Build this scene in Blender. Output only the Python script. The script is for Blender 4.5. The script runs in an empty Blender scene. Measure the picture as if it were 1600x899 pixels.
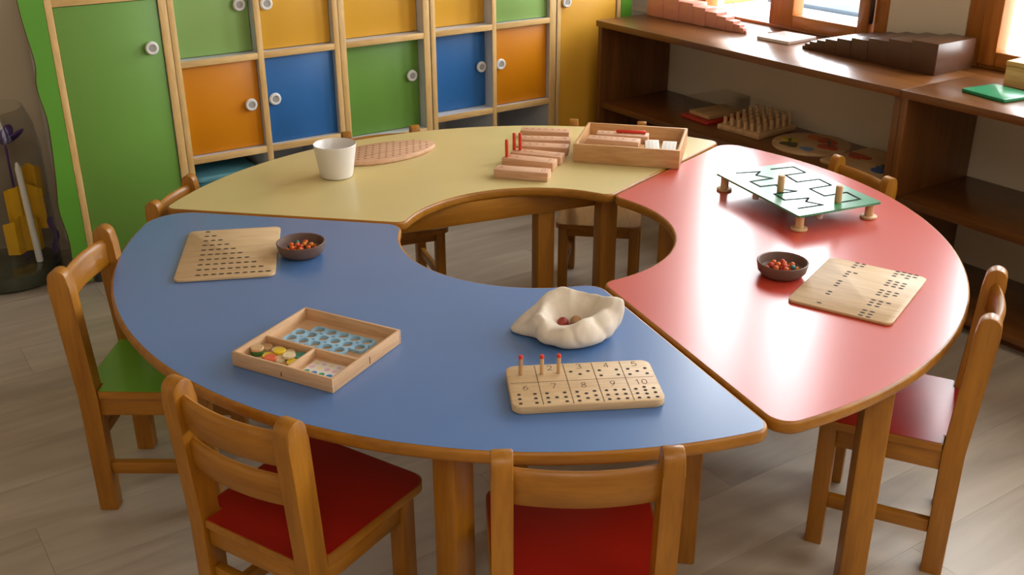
import bpy, bmesh, math, random
from mathutils import Matrix, Vector
random.seed(7)
SC = bpy.context.scene
COL = SC.collection
RAD = math.radians

# ------------------------------------------------------------------ camera
F_PX, PITCH, ROLL = 1630.76, .4194, -.0029
cam_data = bpy.data.cameras.new('camera')
cam_data.sensor_width = 36.0
cam_data.lens = F_PX / 1600.0 * 36.0
cam_data.clip_start = .05
cam = bpy.data.objects.new('camera', cam_data)
COL.objects.link(cam)
_c, _s = math.cos(PITCH), math.sin(PITCH)
_fw = Vector((0, _c, -_s)); _rt = Vector((1, 0, 0)); _up = Vector((0, _s, _c))
_r2 = math.cos(ROLL) * _rt + math.sin(ROLL) * _up
_u2 = -math.sin(ROLL) * _rt + math.cos(ROLL) * _up
cam.matrix_world = Matrix(((_r2.x, _u2.x, -_fw.x, -.0618), (_r2.y, _u2.y, -_fw.y, -2.4256), (_r2.z, _u2.z, -_fw.z, 1.4497), (0, 0, 0, 1)))
SC.camera = cam

# ------------------------------------------------------------------ world, lights, exposure
ROOM = RAD(-56.0)          # the room's axes: x runs along the window wall, y points at it
world = bpy.data.worlds.new('overcast_sky')
SC.world = world
world.use_nodes = True
bg = world.node_tree.nodes['Background']
bg.inputs['Color'].default_value = (.93, .97, 1.0, 1)
bg.inputs['Strength'].default_value = 12.5

def room_pt(x, y, z=0):
    return Vector((x * math.cos(ROOM) - y * math.sin(ROOM), x * math.sin(ROOM) + y * math.cos(ROOM), z))

def area_light(name, x, y, z, sx, sy, power, color, rx=0, portal=False):
    d = bpy.data.lights.new(name, 'AREA')
    d.shape = 'RECTANGLE'; d.size = sx; d.size_y = sy; d.energy = power; d.color = color
    o = bpy.data.objects.new(name, d); COL.objects.link(o)
    o.location = room_pt(x, y, z)
    o.rotation_euler = (rx, 0, ROOM)
    if portal:
        d.cycles.is_portal = True
    return o

area_light('fill_light', 2.9, -1.9, 2.78, 1.6, 1.2, 22, (1, .93, .84))  # two unseen fill lights, added behind the camera to brighten the room
area_light('fill_light', 2.9, .4, 2.78, 1.6, 1.2, 22, (1, .93, .84))
WIN = [(-1.40, -.41, .70, 2.35), (-.104, 1.05, .70, 2.35), (1.55, 2.75, .70, 2.35)]
for (a, b, c, d) in WIN:
    area_light('window_portal', (a + b) / 2, 1.93, (c + d) / 2, b - a, d - c, 1, (1, 1, 1), rx=RAD(-90), portal=True)

vs = SC.view_settings
vs.view_transform = 'Standard'
vs.look = 'None'
vs.gamma = 1.0
vs.use_curve_mapping = False
vs.exposure = .14

# ------------------------------------------------------------------ materials
def lin(h):
    v = [int(h[i:i + 2], 16) / 255 for i in (0, 2, 4)]
    return tuple((c / 12.92 if c <= .04045 else ((c + .055) / 1.055) ** 2.4) for c in v) + (1,)

MATS = {}
def plain(name, hexc, rough=.5, coat=0, var=0, vscale=30, metal=0, spec=.5, bump=0, bscale=200, crough=.12):
    if name in MATS: return MATS[name]
    m = bpy.data.materials.new(name); m.use_nodes = True
    nt = m.node_tree; b = nt.nodes['Principled BSDF']
    c = lin(hexc)
    b.inputs['Base Color'].default_value = c
    b.inputs['Roughness'].default_value = rough
    b.inputs['Metallic'].default_value = metal
    b.inputs['Specular IOR Level'].default_value = spec
    b.inputs['Coat Weight'].default_value = coat
    b.inputs['Coat Roughness'].default_value = crough
    tc = nt.nodes.new('ShaderNodeTexCoord')
    if var:
        n = nt.nodes.new('ShaderNodeTexNoise'); n.inputs['Scale'].default_value = vscale; n.inputs['Detail'].default_value = 4
        r = nt.nodes.new('ShaderNodeValToRGB')
        r.color_ramp.elements[0].position = .3; r.color_ramp.elements[1].position = .7
        r.color_ramp.elements[0].color = tuple(x * (1 - var) for x in c[:3]) + (1,)
        r.color_ramp.elements[1].color = tuple(min(1, x * (1 + var)) for x in c[:3]) + (1,)
        nt.links.new(tc.outputs['Object'], n.inputs['Vector'])
        nt.links.new(n.outputs['Fac'], r.inputs['Fac'])
        nt.links.new(r.outputs['Color'], b.inputs['Base Color'])
    if bump:
        n = nt.nodes.new('ShaderNodeTexNoise'); n.inputs['Scale'].default_value = bscale
        bu = nt.nodes.new('ShaderNodeBump'); bu.inputs['Strength'].default_value = bump; bu.inputs['Distance'].default_value = .002
        nt.links.new(tc.outputs['Object'], n.inputs['Vector'])
        nt.links.new(n.outputs['Fac'], bu.inputs['Height'])
        nt.links.new(bu.outputs['Normal'], b.inputs['Normal'])
    MATS[name] = m
    return m

def wood(name, dark, light, axis='x', rough=.4, coat=0, scale=1.0, stretch=9, spec=.5):
    """Grain running along one object axis; every object gets its own stretch of the grain."""
    key = name + '_' + axis
    if key in MATS: return MATS[key]
    m = bpy.data.materials.new(key); m.use_nodes = True
    nt = m.node_tree; b = nt.nodes['Principled BSDF']
    b.inputs['Roughness'].default_value = rough
    b.inputs['Coat Weight'].default_value = coat
    b.inputs['Coat Roughness'].default_value = .15
    b.inputs['Specular IOR Level'].default_value = spec
    tc = nt.nodes.new('ShaderNodeTexCoord')
    oi = nt.nodes.new('ShaderNodeObjectInfo')
    mul = nt.nodes.new('ShaderNodeMath'); mul.operation = 'MULTIPLY'; mul.inputs[1].default_value = 37.0
    add = nt.nodes.new('ShaderNodeVectorMath'); add.operation = 'ADD'
    mp = nt.nodes.new('ShaderNodeMapping')
    s = 26 * scale
    v = [s, s, s]; v['xyz'.index(axis)] = s / stretch
    mp.inputs['Scale'].default_value = v
    n = nt.nodes.new('ShaderNodeTexNoise'); n.inputs['Scale'].default_value = 1.0; n.inputs['Detail'].default_value = 5; n.inputs['Distortion'].default_value = .6
    r = nt.nodes.new('ShaderNodeValToRGB')
    r.color_ramp.elements[0].position = .3; r.color_ramp.elements[1].position = .68
    r.color_ramp.elements[0].color = lin(dark); r.color_ramp.elements[1].color = lin(light)
    n2 = nt.nodes.new('ShaderNodeTexNoise'); n2.inputs['Scale'].default_value = 4.5; n2.inputs['Detail'].default_value = 3
    mp2 = nt.nodes.new('ShaderNodeMapping'); mp2.inputs['Scale'].default_value = [x * 1.1 for x in v]
    mix = nt.nodes.new('ShaderNodeMix'); mix.data_type = 'RGBA'; mix.blend_type = 'MULTIPLY'
    mix.inputs['Factor'].default_value = .25
    r2 = nt.nodes.new('ShaderNodeValToRGB')
    r2.color_ramp.elements[0].position = .35; r2.color_ramp.elements[1].position = .6
    r2.color_ramp.elements[0].color = (.5, .45, .4, 1); r2.color_ramp.elements[1].color = (1, 1, 1, 1)
    L = nt.links.new
    L(oi.outputs['Random'], mul.inputs[0]); L(tc.outputs['Object'], add.inputs[0]); L(mul.outputs[0], add.inputs[1])
    L(add.outputs[0], mp.inputs['Vector']); L(mp.outputs[0], n.inputs['Vector']); L(n.outputs['Fac'], r.inputs['Fac'])
    L(add.outputs[0], mp2.inputs['Vector']); L(mp2.outputs[0], n2.inputs['Vector']); L(n2.outputs['Fac'], r2.inputs['Fac'])
    L(r.outputs['Color'], mix.inputs['A']); L(r2.outputs['Color'], mix.inputs['B'])
    L(mix.outputs['Result'], b.inputs['Base Color'])
    MATS[key] = m
    return m

def pine(a='z'): return wood('varnished_pine', '965E0E', 'B2761C', a, .4, .08, 1.0)
def beech(a='x'): return wood('beech', 'DBAE66', 'ECC686', a, .5, 0, 1.4)
def ply(a='x'): return wood('toy_plywood', 'C99C6C', 'DDB88A', a, .55, 0, 1.6, 12)
def walnut(a='x'): return wood('brown_laminate', '5E3614', '7C4C20', a, .3, .15, .8, 14)

def floor_material():
    m = bpy.data.materials.new('grey_oak_plank'); m.use_nodes = True
    nt = m.node_tree; b = nt.nodes['Principled BSDF']; L = nt.links.new
    b.inputs['Roughness'].default_value = .34
    tc = nt.nodes.new('ShaderNodeTexCoord'); oi = nt.nodes.new('ShaderNodeObjectInfo')
    mul = nt.nodes.new('ShaderNodeMath'); mul.operation = 'MULTIPLY'; mul.inputs[1].default_value = 53.0
    add = nt.nodes.new('ShaderNodeVectorMath'); add.operation = 'ADD'
    mp = nt.nodes.new('ShaderNodeMapping'); mp.inputs['Scale'].default_value = (14, 1.6, 14)
    n = nt.nodes.new('ShaderNodeTexNoise'); n.inputs['Scale'].default_value = 1; n.inputs['Detail'].default_value = 6; n.inputs['Distortion'].default_value = .8
    r = nt.nodes.new('ShaderNodeValToRGB')
    e = r.color_ramp.elements
    e[0].position = .25; e[0].color = lin('9E907E'); e[1].position = .75; e[1].color = lin('C0B29E')
    hsv = nt.nodes.new('ShaderNodeHueSaturation')
    mr = nt.nodes.new('ShaderNodeMapRange'); mr.inputs['To Min'].default_value = .96; mr.inputs['To Max'].default_value = 1.03
    L(oi.outputs['Random'], mul.inputs[0]); L(tc.outputs['Object'], add.inputs[0]); L(mul.outputs[0], add.inputs[1])
    L(add.outputs[0], mp.inputs['Vector']); L(mp.outputs[0], n.inputs['Vector']); L(n.outputs['Fac'], r.inputs['Fac'])
    L(oi.outputs['Random'], mr.inputs['Value']); L(mr.outputs[0], hsv.inputs['Value']); L(r.outputs['Color'], hsv.inputs['Color'])
    L(hsv.outputs['Color'], b.inputs['Base Color'])
    return m

def pane_material(name, tint=(1, 1, 1, 1), ior=1.45):
    if name in MATS: return MATS[name]
    m = bpy.data.materials.new(name); m.use_nodes = True
    nt = m.node_tree
    nt.nodes.remove(nt.nodes['Principled BSDF'])
    out = nt.nodes['Material Output']
    t = nt.nodes.new('ShaderNodeBsdfTransparent'); t.inputs['Color'].default_value = tint
    g = nt.nodes.new('ShaderNodeBsdfGlossy'); g.inputs['Roughness'].default_value = .03
    lw = nt.nodes.new('ShaderNodeLayerWeight')
    pw = nt.nodes.new('ShaderNodeMath'); pw.operation = 'POWER'; pw.inputs[1].default_value = 5.0
    f = nt.nodes.new('ShaderNodeMath'); f.operation = 'MULTIPLY_ADD'; f.inputs[1].default_value = .9; f.inputs[2].default_value = ((ior - 1) / (ior + 1)) ** 2
    nt.links.new(lw.outputs['Facing'], pw.inputs[0]); nt.links.new(pw.outputs[0], f.inputs[0])
    mx = nt.nodes.new('ShaderNodeMixShader')
    nt.links.new(f.outputs[0], mx.inputs[0]); nt.links.new(t.outputs[0], mx.inputs[1]); nt.links.new(g.outputs[0], mx.inputs[2])
    nt.links.new(mx.outputs[0], out.inputs['Surface'])
    MATS[name] = m
    return m

WALL = plain('wall_paint', 'D6C7B0', .8, var=.03, vscale=3)
CEIL = plain('ceiling_paint', 'E6E3DC', .9, var=.02, vscale=3)
LAMINATE = plain('grey_white_laminate', 'C9CACB', .5, var=.02)
T_BLUE = plain('blue_table_laminate', '4A74AC', .5, .9, var=.03, vscale=4, spec=.5, crough=.26)
T_RED = plain('red_table_laminate', 'C43E29', .5, 1.0, var=.03, vscale=4, spec=.45, crough=.22)
T_YELLOW = plain('yellow_table_laminate', 'D3BF80', .5, .6, var=.03, vscale=4, spec=.4, crough=.24)
D_GREEN = plain('green_door_laminate', '70A042', .42, var=.02, vscale=5)
D_LGREEN = plain('light_green_door_laminate', '93B868', .42, var=.02, vscale=5)
D_ORANGE = plain('orange_door_laminate', 'DE8A00', .42, var=.02, vscale=5)
D_BLUE = plain('blue_door_laminate', '2E6FB2', .42, var=.02, vscale=5)
D_YELLOW = plain('yellow_door_laminate', 'E8AE38', .42, var=.02, vscale=5)
WHITE = plain('white_plastic', 'EDEBE6', .35, var=.01)
KNOBGREY = plain('knob_grey', 'A9A6A0', .5, var=.02)
BLACK = plain('engraved_dark', '2B1B10', .8, var=.05)
INK = plain('black_line', '15130F', .7, var=.05, spec=.1)
BROWNEDGE = plain('brown_edge', '6A3E1A', .5, var=.05)
CLAY = plain('brown_clay', '6E554A', .5, var=.08, vscale=40, bump=.1)
SEAT_RED = plain('red_seat', '9A1408', .34, .3, var=.03, vscale=6, spec=.8, crough=.3)
SEAT_GREEN = plain('green_seat', '6CAE30', .34, .1, var=.03, vscale=6)
RED = plain('red_paint', 'D8381C', .4, var=.03)
CLOTH = plain('cream_cotton', 'E6D8C4', .9, var=.04, vscale=60)
_nt = CLOTH.node_tree
_tc = _nt.nodes.new('ShaderNodeTexCoord')
_n1 = _nt.nodes.new('ShaderNodeTexNoise'); _n1.noise_type = 'RIDGED_MULTIFRACTAL'; _n1.normalize = False
_n1.inputs['Scale'].default_value = 17; _n1.inputs['Detail'].default_value = 2; _n1.inputs['Distortion'].default_value = .9
_bu = _nt.nodes.new('ShaderNodeBump'); _bu.inputs['Strength'].default_value = .8; _bu.inputs['Distance'].default_value = .006
_nt.links.new(_tc.outputs['Object'], _n1.inputs['Vector']); _nt.links.new(_n1.outputs['Fac'], _bu.inputs['Height'])
_nt.links.new(_bu.outputs['Normal'], _nt.nodes['Principled BSDF'].inputs['Normal'])
PINK = plain('pink_paint', 'D9937F', .35, var=.03)
BROWN = plain('brown_paint', '563622', .36, .2, var=.05)
GREENB = plain('green_board_paint', '2F8A5E', .4, .8, var=.03, crough=.2)
GREENF = plain('green_plate', '1F8A5A', .35, var=.03)
FOOT = plain('dark_plastic_foot', '3A3A3C', .5, var=.03)

# ------------------------------------------------------------------ mesh helpers
def new_bm(): return bmesh.new()

def finish(name, bm, mats, parent=None, loc=(0, 0, 0), rz=0.0, smooth=40):
    me = bpy.data.meshes.new(name)
    bmesh.ops.recalc_face_normals(bm, faces=bm.faces[:])
    bm.to_mesh(me); bm.free()
    for m in (mats if isinstance(mats, (list, tuple)) else [mats]): me.materials.append(m)
    if smooth:
        for p in me.polygons: p.use_smooth = True
        me.set_sharp_from_angle(angle=RAD(smooth))
    return link(name, me, parent, loc, rz)

def link(name, me, parent=None, loc=(0, 0, 0), rz=0.0):
    o = bpy.data.objects.new(name, me); COL.objects.link(o)
    o.location = loc; o.rotation_euler = (0, 0, rz)
    if parent: o.parent = parent
    return o

def thing(name, label, cat, loc=(0, 0, 0), rz=0.0, group=None):
    o = bpy.data.objects.new(name, None); COL.objects.link(o)
    o.empty_display_size = .05
    o.location = loc; o.rotation_euler = (0, 0, rz)
    return tag(o, label, cat, group)

def tag(o, label, cat, group=None):
    o['label'] = label; o['category'] = cat
    if group: o['group'] = group
    return o

def struct(o):
    o['kind'] = 'structure'
    return o

def box(bm, x0, x1, y0, y1, z0, z1, bev=0, seg=2, mi=0):
    vs = [bm.verts.new(p) for p in ((x0, y0, z0), (x1, y0, z0), (x1, y1, z0), (x0, y1, z0), (x0, y0, z1), (x1, y0, z1), (x1, y1, z1), (x0, y1, z1))]
    fs = [bm.faces.new([vs[i] for i in q]) for q in ((3, 2, 1, 0), (4, 5, 6, 7), (0, 1, 5, 4), (1, 2, 6, 5), (2, 3, 7, 6), (3, 0, 4, 7))]
    for f in fs: f.material_index = mi
    if bev:
        es = list({e for f in fs for e in f.edges})
        bmesh.ops.bevel(bm, geom=es, offset=bev, segments=seg, profile=.5, affect='EDGES')
    return vs

def boxo(name, mat, parent, x0, x1, y0, y1, z0, z1, bev=.002, loc=(0, 0, 0), rz=0.0):
    bm = new_bm(); box(bm, x0, x1, y0, y1, z0, z1, bev)
    return finish(name, bm, mat, parent, loc, rz)

def loft(bm, loops, cap0=True, cap1=True, mi=0):
    rings = [[bm.verts.new(p) for p in lp] for lp in loops]
    n = len(rings[0])
    for a, b in zip(rings, rings[1:]):
        for i in range(n):
            f = bm.faces.new((a[i], a[(i + 1) % n], b[(i + 1) % n], b[i])); f.material_index = mi
    if cap0: bm.faces.new(rings[0][::-1]).material_index = mi
    if cap1: bm.faces.new(rings[-1]).material_index = mi
    return rings

def prism(bm, pts, z0, z1, mi=0, bev=0):
    """Closed outline extruded upwards, its upper rim eased."""
    if bev:
        cx = sum(p[0] for p in pts) / len(pts); cy = sum(p[1] for p in pts) / len(pts)
        def inset(d): 
            out = []
            for x, y in pts:
                l = math.hypot(x - cx, y - cy) or 1
                out.append((x - (x - cx) / l * d, y - (y - cy) / l * d))
            return out
        lv = [(bev, z0), (0, z0 + bev), (0, z1 - bev), (bev * .35, z1 - bev * .35), (bev, z1)]
        return loft(bm, [[(x, y, z) for x, y in inset(d)] for d, z in lv], mi=mi)
    return loft(bm, [[(x, y, z0) for x, y in pts], [(x, y, z1) for x, y in pts]], mi=mi)

def round_poly(pts, radii, seg=6):
    out = []
    n = len(pts)
    for i in range(n):
        p = Vector(pts[i]); a = Vector(pts[i - 1]); b = Vector(pts[(i + 1) % n])
        r = radii[i] if isinstance(radii, (list, tuple)) else radii
        if r <= 0: out.append((p.x, p.y)); continue
        u = (a - p).normalized(); v = (b - p).normalized()
        half = math.acos(max(-1, min(1, u.dot(v)))) / 2
        t = r / math.tan(half)
        c = p + (u + v).normalized() * (r / math.sin(half))
        s0 = p + u * t - c; s1 = p + v * t - c
        a0 = math.atan2(s0.y, s0.x); a1 = math.atan2(s1.y, s1.x)
        d = (a1 - a0 + math.pi) % (2 * math.pi) - math.pi
        for k in range(seg + 1):
            an = a0 + d * k / seg
            out.append((c.x + r * math.cos(an), c.y + r * math.sin(an)))
    return out

def rect(w, h): return [(-w / 2, -h / 2), (w / 2, -h / 2), (w / 2, h / 2), (-w / 2, h / 2)]

def lathe(bm, prof, segs=32, M=None, close=False, mi=0):
    rings = []
    for r, z in prof:
        ring = []
        for k in range(segs):
            a = 2 * math.pi * k / segs
            p = Vector((r * math.cos(a), r * math.sin(a), z))
            ring.append(bm.verts.new(M @ p if M else p))
        rings.append(ring)
    for a, b in zip(rings, rings[1:]):
        for k in range(segs):
            bm.faces.new((a[k], a[(k + 1) % segs], b[(k + 1) % segs], b[k])).material_index = mi
    bm.faces.new(rings[0][::-1]).material_index = mi
    bm.faces.new(rings[-1]).material_index = mi

def disc(bm, x, y, z, r, segs=12, ry=None, ang=0):
    ry = ry or r
    ca, sa = math.cos(ang), math.sin(ang)
    vs = []
    for k in range(segs):
        a = 2 * math.pi * k / segs
        px, py = r * math.cos(a), ry * math.sin(a)
        vs.append(bm.verts.new((x + px * ca - py * sa, y + px * sa + py * ca, z)))
    bm.faces.new(vs)

def ribbon(bm, pts, w, z):
    for (x0, y0), (x1, y1) in zip(pts, pts[1:]):
        d = Vector((x1 - x0, y1 - y0))
        if d.length < 1e-6: continue
        t = d.normalized() * (w * .4); nn = Vector((-d.y, d.x)).normalized() * (w / 2)
        q = [(x0 - t.x + nn.x, y0 - t.y + nn.y), (x0 - t.x - nn.x, y0 - t.y - nn.y), (x1 + t.x - nn.x, y1 + t.y - nn.y), (x1 + t.x + nn.x, y1 + t.y + nn.y)]
        bm.faces.new([bm.verts.new((x, y, z)) for x, y in q])

def peg(name, mat, parent, x, y, z0, z1, r, tip=None, segs=14):
    bm = new_bm()
    lathe(bm, [(r * .8, z0), (r, z0 + .001), (r, z1 - .0015), (r * .75, z1)], segs)
    o = finish(name, bm, mat, parent, (x, y, 0))
    return o

# ------------------------------------------------------------------ the room
def room_box_mesh(name, mat, boxes, bev=0):
    bm = new_bm()
    for b in boxes: box(bm, *b, bev=bev)
    return struct(finish(name, bm, mat, None, (0, 0, 0), ROOM, smooth=0))

S_BACK, S_FRONT, N_LEFT, N_WALL, N_UP = -1.95, 4.3, -3.3, 1.745, 1.822
FLOORMAT = floor_material()
floor = room_box_mesh('floor', FLOORMAT, [(S_BACK - .15, S_FRONT + .1, N_LEFT - .1, 2.0, -.08, -.006)])
PW, PL = .192, 1.25
plank_cache = {}
row = 0
x = S_BACK
while x < 2.75:
    y = N_LEFT + .35 + (row * .47) % PL - PL
    while y < N_WALL:
        y0, y1 = max(y, N_LEFT + .35), min(y + PL, N_WALL)
        if y1 - y0 > .03:
            ln = round(y1 - y0, 3)
            if ln not in plank_cache:
                bm = new_bm(); box(bm, -PW / 2 + .0003, PW / 2 - .0003, -ln / 2 + .0003, ln / 2 - .0003, -.006, 0)
                o = finish('plank', bm, FLOORMAT, floor, (x + PW / 2, (y0 + y1) / 2, 0)); plank_cache[ln] = o.data
            else:
                link('plank', plank_cache[ln], floor, (x + PW / 2, (y0 + y1) / 2, 0))
        y += PL
    x += PW; row += 1

room_box_mesh('ceiling', CEIL, [(S_BACK - .15, S_FRONT + .1, N_LEFT - .1, 2.0, 2.85, 2.95)])
room_box_mesh('wall_back', WALL, [(S_BACK - .15, S_BACK, N_LEFT - .1, 2.0, -.006, 2.85)])
room_box_mesh('wall_left', WALL, [(S_BACK, S_FRONT, N_LEFT - .1, N_LEFT, -.006, 2.85)])
room_box_mesh('wall_front', WALL, [(S_FRONT, S_FRONT + .1, N_LEFT - .1, 2.0, -.006, 2.85)])
rb = [(S_BACK, S_FRONT, N_WALL, 2.0, -.006, .674), (S_BACK, S_FRONT, N_UP, 2.0, 2.35, 2.85)]
edges = [S_BACK] + [v for w in WIN for v in w[:2]] + [S_FRONT]
for a, b in zip(edges[0::2], edges[1::2]): rb.append((a, b, N_UP, 2.0, .674, 2.35))
room_box_mesh('wall_right', WALL, rb)
struct(boxo('trim_1', walnut('x'), None, -1.476, S_FRONT, N_WALL - .004, 1.995, .6745, .6999, .001, rz=ROOM))

WINWOOD = lambda a: wood('window_pine', '9C5A1E', 'BC7830', a, .35, .3, .7)
PANE = pane_material('window_glass')
SEAL = plain('dark_gasket', '3A3A3A', .6, var=.03)
def window(idx, x0, x1, z0, z1, mulls, sashes, open_left=False):
    w = struct(bpy.data.objects.new('window_%d' % idx, None)); COL.objects.link(w)
    w.location = (0, 0, 0); w.rotation_euler = (0, 0, ROOM)
    y0, y1 = 1.826, 1.90
    for nm, a, b in (('frame_post', x0, x0 + .062), ('frame_post', x1 - .062, x1)):
        boxo(nm, WINWOOD('z'), w, a, b, y0, y1, z0, z1, .004)
    boxo('frame_rail', WINWOOD('x'), w, x0 + .062, x1 - .062, y0 + .004, y1, z0, z0 + .012, .003)
    boxo('frame_rail', WINWOOD('x'), w, x0 + .062, x1 - .062, y0 + .004, y1, z1 - .05, z1, .004)
    for a, b in mulls: boxo('mullion', WINWOOD('z'), w, a, b, y0, y1, z0 + .012, z1 - .05, .004)
    for a, b, st in sashes:
        zz0, zz1 = z0 + .0125, z1 - .051
        boxo('sash_stile', WINWOOD('z'), w, a, a + st, y0 - .008, y1 - .02, zz0, zz1, .005)
        boxo('sash_stile', WINWOOD('z'), w, b - st, b, y0 - .008, y1 - .02, zz0, zz1, .005)
        boxo('sash_rail', WINWOOD('x'), w, a + st, b - st, y0 - .008, y1 - .02, zz0, zz0 + .048, .005)
        boxo('sash_rail', WINWOOD('x'), w, a + st, b - st, y0 - .008, y1 - .02, zz1 - .05, zz1, .005)
        boxo('pane', PANE, w, a + st - .005, b - st + .005, y0 + .028, y0 + .034, zz0 + .042, zz1 - .045, 0)
    return w
w1 = window(1, -1.40, -.41, .70, 2.35, [(-.974, -.898)], [(-.897, -.49, .05)])
boxo('pane', PANE, w1, -1.338, -.974, 1.862, 1.868, .712, 2.0, 0)
for zc in (.83, 1.75):
    bm = new_bm(); lathe(bm, [(.006, -.05), (.009, -.045), (.009, .045), (.006, .05)], 12)
    finish('hinge', bm, plain('dark_hinge', '3B2514', .4, metal=.5, var=.05), w1, (-.478, 1.815, zc))
w2 = window(2, -.104, 1.05, .70, 2.35, [(.46, .52)], [(-.042, .46, .065), (.52, .988, .065)])
w3 = window(3, 1.55, 2.75, .70, 2.35, [(2.12, 2.18)], [(1.612, 2.12, .065), (2.18, 2.688, .065)])

# outside: pale paving, a kerb and a low block seen through the panes
GROUND = plain('pale_paving', '6E7274', .8, var=.06, vscale=1.2)
room_box_mesh('ground', GROUND, [(-14, 16, 2.02, 22, -.75, -.6)])
o = boxo('kerb', plain('yellow_stone', 'B8A040', .8, var=.06, vscale=6), None, -10.5, -7.45, 7.7, 9.4, -.6, -.45, .02, rz=ROOM)
tag(o, 'pale yellow kerb outside the left window pane', 'kerb')
o = boxo('window_ledge', plain('tan_ledge', '5A4430', .8, var=.06, vscale=6), None, -1.6, -.95, 2.005, 2.35, -.6, .62, .01, rz=ROOM)
tag(o, 'tan stone ledge outside the left window pane', 'ledge')
o = boxo('paving_slab', plain('blue_grey_slab', '303A44', .8, var=.06, vscale=6), None, -7.3, -5.85, 8.7, 12.5, -.6, -.55, .01, rz=ROOM)
tag(o, 'blue grey slab on the pale ground outside the window', 'slab')

# ------------------------------------------------------------------ tables
H = .52
def sector(R, r, a0, a1, g, c0, c1, ci, off=0.0, n_o=56, n_i=28):
    """Annular sector outline, counter-clockwise; fillet radii: outer at a0, outer at a1, inner."""
    R -= off; r += off; g += off
    pts = []
    def loc(a, x, y): return (x * math.cos(a) - y * math.sin(a), x * math.sin(a) + y * math.cos(a))
    def fil(a, flip, c, inner):
        c = max(c - off, .004)
        y = g + c
        x = math.sqrt((r + c) ** 2 - y * y) if inner else math.sqrt((R - c) ** 2 - y * y)
        th = math.atan2(y, x)
        if inner: s, e = math.pi + th, 1.5 * math.pi       # arc side .. seam side
        else: s, e = -math.pi / 2, th                      # seam side .. arc side
        out = []
        for k in range(9):
            t = s + (e - s) * k / 8
            px, py = x + c * math.cos(t), y + c * math.sin(t)
            out.append(loc(a, px, -py if flip else py))
        return out, th
    f1, t1 = fil(a0, False, c0, False)
    f2, t2 = fil(a1, True, c1, False)
    f3, t3 = fil(a1, True, ci, True)
    f4, t4 = fil(a0, False, ci, True)
    pts += f1
    for k in range(1, n_o): 
        t = a0 + t1 + (a1 - t2 - a0 - t1) * k / n_o
        pts.append((R * math.cos(t), R * math.sin(t)))
    pts += f2[::-1]
    pts += f3[::-1]
    for k in range(1, n_i):
        t = a1 - t3 + (a0 + t4 - a1 + t3) * k / n_i
        pts.append((r * math.cos(t), r * math.sin(t)))
    pts += f4
    return pts

def make_table(label, mat, a0, a1, c0, c1, ci, legs, rmat):
    t = thing('activity_table', label, 'table', (0, 0, 0), 0, 'curved tables forming one ring')
    a0, a1 = RAD(a0), RAD(a1)
    P = lambda off: sector(1.0, .3385, a0, a1, .002, c0, c1, ci, off)
    bm = new_bm()
    prism(bm, P(.006), H - .02, H)
    top = finish('tabletop', bm, mat, t)
    bm = new_bm()
    prof = [(.0062, H - .0004), (.0035, H - .0006), (.0012, H - .0025), (0, H - .006), (0, H - .018), (.0015, H - .022), (.005, H - .025), (.05, H - .025)]
    loft(bm, [[(x, y, z) for x, y in P(o)] for o, z in prof[:7]], cap0=False, cap1=True)
    finish('edge_band', bm, pine('x'), top)
    if rmat:                     # straight apron board under the inner rim
        (x0, y0), (x1, y1) = rmat
        ln = math.hypot(x1 - x0, y1 - y0)
        boxo('apron', pine('x'), t, 0, ln, 0, .02, .432, H - .0255, .002, (x0, y0, 0), math.atan2(y1 - y0, x1 - x0))
    mid = (a0 + a1) / 2
    for (x, y) in legs:
        boxo('leg', pine('z'), t, -.026, .026, -.026, .026, 0, H - .0252, .004, (x, y, 0), mid)
    return t

def pol(r, a): return (r * math.cos(RAD(a)), r * math.sin(RAD(a)))
APRON = ((-.365, .215), (.215, .455))
make_table('curved table with pale yellow top at the back of the ring', T_YELLOW, 52.6, 169.9, .035, .03, .03,
           [pol(.42, 86), pol(.47, 63.5), pol(.90, 58), pol(.90, 140)], APRON)
make_table('curved table with blue top nearest the camera', T_BLUE, 170.1, 292.5, .10, .035, .05,
           [(-.165, -.90), pol(.90, 182), pol(.45, 185), pol(.45, 262)], None)
make_table('curved table with glossy red top by the window side', T_RED, -67.3, 52.4, .045, .06, .035,
           [(.632, -.70), (.303, -.604), pol(.90, 47), pol(.45, 35)], None)

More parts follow.
